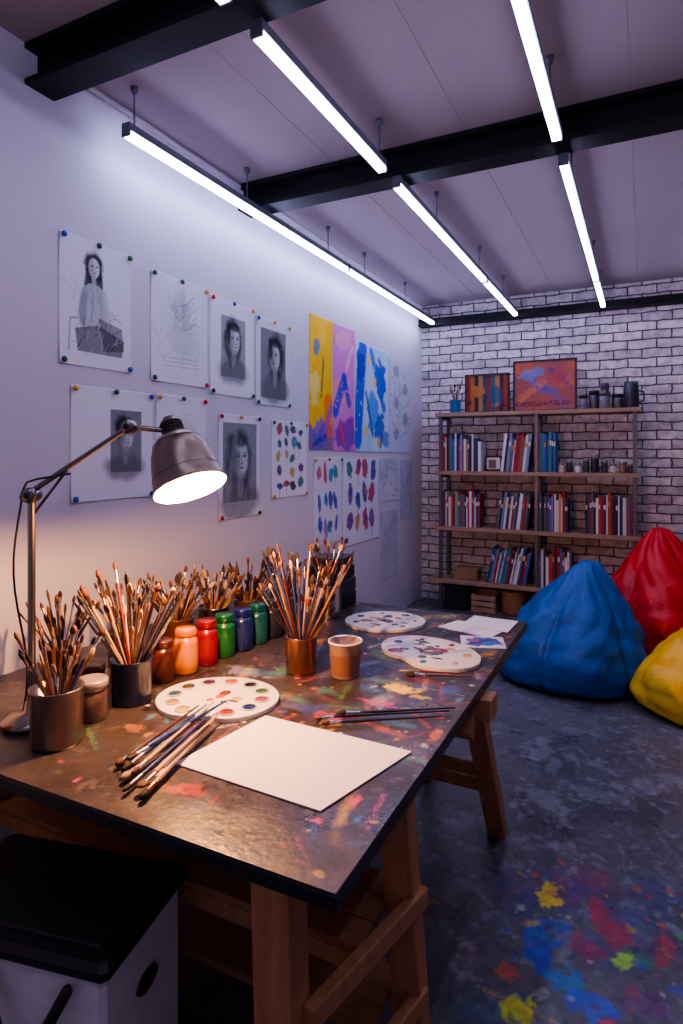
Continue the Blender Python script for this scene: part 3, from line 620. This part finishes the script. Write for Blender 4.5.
# ------------------------------------------------------------------ storage box under the table
m_boxw=mat("box_white",(240,238,240),.5); m_boxb=mat("box_lid_black",(34,34,38),.5,bump=.3,bscale=40)
b=MB(); rz=.2; bcx,bcy=-1.24,.98
b.box((bcx,bcy,.2225),(.50,.30,.443),m_boxw,rz=rz,bev=.012); b.box((bcx,bcy,.465),(.53,.33,.04),m_boxb,rz=rz,bev=.012); b.box((bcx,bcy,.488),(.45,.25,.012),m_boxb,rz=rz,bev=.004)
e=Vector((math.cos(rz),math.sin(rz),0)); f=Vector((-math.sin(rz),math.cos(rz),0)); c0=Vector((bcx,bcy,0))
hc=c0+e*.252+Vector((0,0,.33)); b.lathe([(0,0),(.02,0),(.026,.002),(.03,.006),(.034,.006),(.036,0)],m_blk,hc,e,24,sx=1.1,sy=.6,xd=f)
b.pipe([c0-f*.17+e*(-.02+.025*i)+Vector((0,0,.43-.13*math.sin(math.pi*i/8)))-f*(.03*math.sin(math.pi*i/8)) for i in range(9)],.012,m_boxb,8)
b.obj("storage_box")

# ------------------------------------------------------------------ bookshelf
SX0,SX1,SY0,SY1=-1.79,-.05,5.74,6.04
m_pipe=mat("shelf_steel",(110,106,114),.4,.5); m_shw=mat("shelf_board",(172,140,116),.6,var=.25,scale=10,wood=(.6,4,4))
shelf=bpy.data.objects.new("bookshelf",None); COL.objects.link(shelf)
ZS=[.29,.80,1.335,1.895]
b=MB()
for x in(SX0+.02,-.875,SX1-.02):
    for y in(SY0+.02,SY1-.02):
        b.box((x,y,.95),(.03,.03,1.90),m_pipe)
    for z in ZS: b.box((x,(SY0+SY1)/2,z-.05),(.025,SY1-SY0-.04,.025),m_pipe)
b.obj("posts",shelf)
b=MB()
for z in ZS: b.box(((SX0+SX1)/2-(.03 if z<.5 else 0),(SY0+SY1)/2,z-.018),(SX1-SX0+.06+(.08 if z<.5 else 0),SY1-SY0+.03,.036),m_shw,bev=.003)
b.obj("boards",shelf)
bkc=[(44,54,92),(50,110,170),(176,46,48),(216,208,200),(110,104,116),(44,44,56),(200,146,80),(66,126,130),(150,56,84),(226,222,224),(66,72,98),(130,140,170),(186,84,56)]
bm_=[mat("book_cover_%d"%i,c,.6) for i,c in enumerate(bkc)]; m_pg=mat("book_pages",(222,214,200),.8)
def books(x0,x1,z,h0,h1,seed,pal=None,tilt=0.0,t0=.010,t1=.026):
    b=MB(); rr=random.Random(seed); x=x0; bag=[]
    while True:
        t=rr.uniform(t0,t1); h=rr.uniform(h0,h1); d=rr.uniform(.17,.22); 
        tl=tilt*rr.uniform(.9,1.05); w_=t/max(.6,math.cos(tl))
        if x+w_+(h*math.sin(abs(tl)) if tilt else 0)>x1: break
        if not bag: bag=list(pal or [2,3,9,1,8,6,7,12,0,11,4,10,2,5,3]); rr.shuffle(bag)
        m=bm_[bag.pop()]
        yc=SY0+.03+d/2
        M=Matrix.Rotation(tl,4,'Y')
        base=Vector((x,yc,z+.002+ (t*math.sin(tl) if tl>0 else 0)))
        def pl(c,s,mm): b.box(base+M@Vector(c),s,mm,M=M)
        pl((t/2,0,h/2),(t-.004,d-.006,h-.006),m_pg)
        pl((.0012,0,h/2),(.0024,d,h),m); pl((t-.0012,0,h/2),(.0024,d,h),m); pl((t/2,-d/2+.001,h/2),(t,.003,h),m)
        if rr.random()<.5: pl((t/2,-d/2-.0008,h*.72),(t*.8,.0015,h*.12),bm_[rr.choice([3,9,6])])
        x+=w_+.001
    return b.obj("shelf_books")
books(-1.755,-1.38,ZS[2],.28,.37,1); books(-1.20,-.90,ZS[2],.28,.36,2,[2,12,9,8,3,0,11,4],tilt=.12); books(-.845,-.70,ZS[2],.33,.37,3,[1,0,7,1],t1=.026)
books(-1.755,-1.38,ZS[1],.28,.36,14); books(-1.24,-.90,ZS[1],.29,.36,5,[4,9,2,11,7,3,5,10],tilt=.12); books(-.85,-.60,ZS[1],.28,.37,16); books(-.46,-.09,ZS[1],.31,.37,7,[5,10,0,3,4,8,9,2,5,12])
books(-1.33,-.90,ZS[0],.28,.35,8,[0,1,3,9,2,11,7],tilt=.2); books(-.855,-.58,ZS[0],.27,.37,9,[1,2,3,5,9,12])
m_frm=mat("frame_dark",(60,46,40),.4); 
b=MB(); b.box((-1.29,5.9,ZS[2]+.076),(.16,.018,.145),m_frm,bev=.003); b.box((-1.29,5.889,ZS[2]+.076),(.125,.004,.11),m_sheet); b.box((-1.30,5.8862,ZS[2]+.07),(.07,.003,.08),mat("photo_grey",(120,110,108),.5)); b.obj("picture_frame")
def canvas(name,x0,x1,z0,z1,y,fn,bg,seed):
    root=bpy.data.objects.new(name,None); COL.objects.link(root)
    A=(z1-z0)/(x1-x0); cv=Cv(1,A,110,bg,seed); fn(cv,A); W=x1-x0;Hh=z1-z0
    M=frame((((x0+x1)/2),y-.014,(z0+z1)/2),(1,0,0),(0,0,1)); cv.obj("painted_face",W-.03,Hh-.03,M,m_paper,thick=.003,parent=root)
    b=MB(); b.box(((x0+x1)/2,y,(z0+z1)/2),(W-.02,.02,Hh-.02),m_sheet)
    for cx,cz,sx,sz in(((x0+x1)/2,z0+.008,W,.016),((x0+x1)/2,z1-.008,W,.016),(x0+.008,(z0+z1)/2,.016,Hh),(x1-.008,(z0+z1)/2,.016,Hh)): b.box((cx,y-.004,cz),(sx,.034,sz),m_frm)
    b.obj("frame",root)
def c1(c,A):
    for i,cc in enumerate([(150,60,50),(180,110,60),(50,46,66),(170,140,80),(50,80,104),(150,60,60),(60,110,110),(190,140,90),(80,50,90),(170,80,50)]):
        c.rect(i*.1,0,i*.1+.1,A,cc,.9)
    c.blend(c.noise(6,3)*3-1.5,(40,40,60),.8); c.ell(.3,.5,.18,.15,(190,130,70),.8,rough=.5); c.ell(.7,.4,.15,.2,(40,96,124),.8,rough=.5)
def c2(c,A):
    c.blend(c.noise(3,4)*3-1.3,(84,100,180),.9); c.blend(c.noise(4,4)*4-2.0,(214,120,66),.9); c.seg(.1,.2,.5,.5,.12,(224,140,84),.7,dry=.6); c.seg(.6,.7,.9,.4,.1,(50,66,150),.7,dry=.6)
    c.ell(.7,.55,.15,.12,(190,84,90),.6,rough=.9); c.ell(.3,.65,.2,.1,(100,140,200),.7,rough=.9); c.seg(.05,.1,.9,.12,.08,(60,44,76),.7,dry=.6)
canvas("canvas_painting",-1.565,-1.14,ZS[3]+.001,2.27,5.9,c1,(150,84,54),5); canvas("canvas_painting",-1.11,-.545,ZS[3]+.001,2.375,5.93,c2,(170,100,96),6)
b=MB(); rr=random.Random(5); m_bm=mat("blue_mug",(40,110,160),.35,coat=.4)
cup(b,-1.655,5.86,.05,.13,m_bm,z=ZS[3]+.001)
for i in range(12):
    a=i*.7; brush(b,Vector((-1.655-.015*math.cos(a),5.86-.015*math.sin(a),ZS[3]+.01)),Vector((.25*math.cos(a),.25*math.sin(a),1)).normalized(),rr.uniform(.23,.3),rr,1.5)
b.obj("brush_mug")
m_gl=mat("grey_tin",(104,100,108),.35,.5); m_gl2=mat("dark_tin",(50,48,56),.4,.3); m_gl3=mat("glass_jar",(140,140,150),.2,trans=.3)
for x,y,r,h,m1,m2 in [(-.485,5.87,.035,.13,m_gl3,m_gl2),(-.40,5.9,.042,.17,m_gl,m_gl2),(-.31,5.84,.045,.15,m_gl3,m_gl),(-.315,5.97,.035,.24,m_gl,m_gl),(-.21,5.89,.045,.13,m_gl,m_gl2)]:
    jar(x,y,r,h,m1,m2,"storage_jar",z=ZS[3])
b=MB(); x,y=-.10,5.88; m_kt=mat("dark_enamel",(46,50,62),.35,coat=.3)
b.lathe([(0,0),(.06,0),(.064,.01),(.062,.17),(.055,.2),(.058,.23),(.048,.23),(0,.21)],m_kt,(x,y,ZS[3]+.001),seg=28); b.pipe([(x+.06,y-.01,ZS[3]+.15),(x+.1,y-.02,ZS[3]+.14),(x+.1,y-.02,ZS[3]+.07),(x+.062,y-.01,ZS[3]+.05)],.006,m_kt); b.obj("enamel_pitcher")
for i,(x,r,h,c) in enumerate([(-.67,.03,.09,(210,200,180)),(-.60,.026,.11,(70,60,50)),(-.53,.03,.08,(220,214,214)),(-.46,.026,.13,(60,80,70)),(-.39,.034,.16,(50,46,52)),(-.31,.026,.11,(60,60,70)),(-.24,.03,.08,(200,190,180)),(-.165,.032,.10,(150,110,80)),(-.1,.024,.08,(70,60,60))]):
    mm=mat("little_bottle_%d"%i,c,.35,coat=.3); jar(x,5.84,r,h,mm,m_lid,"small_bottle",z=ZS[2])
m_card=mat("cardboard",(160,126,92),.8,var=.15); m_bask=mat("wicker",(160,120,84),.8,bump=.6,bscale=80)
b=MB(); b.box((-1.53,5.87,ZS[0]+.052),(.22,.18,.1),m_card,bev=.004); b.box((-1.53,5.87,ZS[0]+.107),(.23,.19,.012),m_card); b.obj("cardboard_box")
def crate(x,y,w,d,h,name="wooden_crate"):
    b=MB()
    for k in range(3):
        z=.001+h*(k+.5)/3; 
        for s in(-1,1): b.box((x,y+s*d/2,z),(w,.012,h/3-.012),m_shw); b.box((x+s*w/2,y,z),(.012,d-.014,h/3-.012),m_shw)
    for sx in(-1,1):
        for sy in(-1,1): b.box((x+sx*(w/2-.02),y+sy*(d/2-.016),h/2+.001),(.025,.02,h),m_shw)
    b.box((x,y,.012),(w-.02,d-.02,.012),m_shw); return b.obj(name)
b=MB(); b.box((-1.63,5.88,.111),(.22,.22,.22),m_gl2,bev=.005); b.box((-1.63,5.88,.225),(.24,.235,.014),m_gl2); b.obj("storage_box")
crate(-1.36,5.88,.22,.24,.17)
b=MB(); b.lathe([(0,0),(.09,0),(.1,.01),(.115,.2),(.12,.215),(.112,.215),(.095,.015),(0,.012)],m_bask,(-1.1,5.88,.001),seg=32)
for k in range(8): b.lathe([(.1+.0018*k*1.1,.02+k*.024),(.106+.0018*k*1.1,.03+k*.024),(.1+.0018*(k+1)*1.1,.04+k*.024)],m_bask,(-1.1,5.88,.001),seg=32)
b.obj("wicker_basket")

# ------------------------------------------------------------------ bean bags
def beanbag(cx,cy,r,h,apex,c,key,rot=0,seed=0,ry=None):
    m=mat("beanbag_"+key,c,.42,var=.12,scale=5,bump=.7,bscale=8,bdist=.03)
    nseg,nh=160,80; rs_=np.random.RandomState(seed); ph=rs_.uniform(0,6.28,12)
    prof=[(0.0,0),(.55,0.0),(.8,.012),(.95,.06),(1.0,.15),(.985,.26),(.92,.38),(.81,.5),(.68,.61),(.54,.71),(.41,.8),(.29,.88),(.19,.945),(.12,.985),(0,1.0)]
    hh=np.linspace(0,len(prof)-1,nh); vs=[];
    ridge=lambda x:1-abs(math.sin(x))
    for k in hh:
        i=min(int(k),len(prof)-2);t=k-i; pr=prof[i][0]*(1-t)+prof[i+1][0]*t; p=prof[i][1]*(1-t)+prof[i+1][1]*t
        off=p**1.6
        for j in range(nseg):
            a=2*math.pi*j/nseg
            seam=1-.06*math.exp(-((((a+rot)*5/(2*math.pi))%1-.5)/.04)**2)*min(1,pr*1.5)
            facet=1+.08*math.cos(5*(a+rot))*(p**.6)
            lump=1+.035*math.sin(3*a+ph[0]+p*5)+.025*math.sin(5*a+ph[1]-p*8)
            w1=.07*ridge(4*a+ph[2]+7*p+1.3*math.sin(3*a+ph[3]))*math.exp(-((p-.35)/.25)**2)
            w2=.08*ridge(7*a+ph[4]+3*math.sin(p*6+ph[5]))*(p**1.3)
            w3=.045*ridge(16*p+1.6*math.sin(2*a+ph[6])+ph[7])*math.exp(-((p-.5)/.3)**2)
            rad=r*pr*seam*lump*facet*(1-w1-w2-w3+.04)
            x=rad*math.cos(a)+apex[0]*off; y=(rad*math.sin(a))*((ry or r)/r)+apex[1]*off
            z=h*p+ (0 if p<.03 else h*.02*math.sin(4*a+ph[8])*(1-p))
            vs.append((cx+x,cy+y,max(.001,z)))
    fs=[]
    for k in range(nh-1):
        for j in range(nseg): fs.append([k*nseg+j,k*nseg+(j+1)%nseg,(k+1)*nseg+(j+1)%nseg,(k+1)*nseg+j])
    b=MB(); b.add(vs,fs,m,True); 
    return b.obj("bean_bag")
beanbag(-.45,4.36,.455,.78,(.12,.12),(10,92,170),"blue",seed=1)
beanbag(.19,5.20,.49,.94,(-.08,.1),(208,26,28),"red",seed=2,rot=.5)
beanbag(.44,4.14,.48,.68,(.1,.05),(250,196,10),"yellow",seed=3,rot=.3)

# ------------------------------------------------------------------ world + camera
w=bpy.data.worlds.new("world"); scene.world=w; w.use_nodes=True
bg=w.node_tree.nodes["Background"]; bg.inputs[0].default_value=(.38,.34,.62,1); bg.inputs[1].default_value=.4
cam=bpy.data.cameras.new("camera"); co=bpy.data.objects.new("camera",cam); COL.objects.link(co)
co.location=(0,0,1.5); co.rotation_euler=(math.radians(90),0,math.radians(26.3))
cam.sensor_width=36; cam.lens=612*36/1024; cam.shift_y=-58/1024; cam.clip_start=.05
scene.camera=co
scene.view_settings.view_transform='AgX'
try: scene.view_settings.look='AgX - Medium High Contrast'
except Exception: pass
scene.view_settings.exposure=0.22
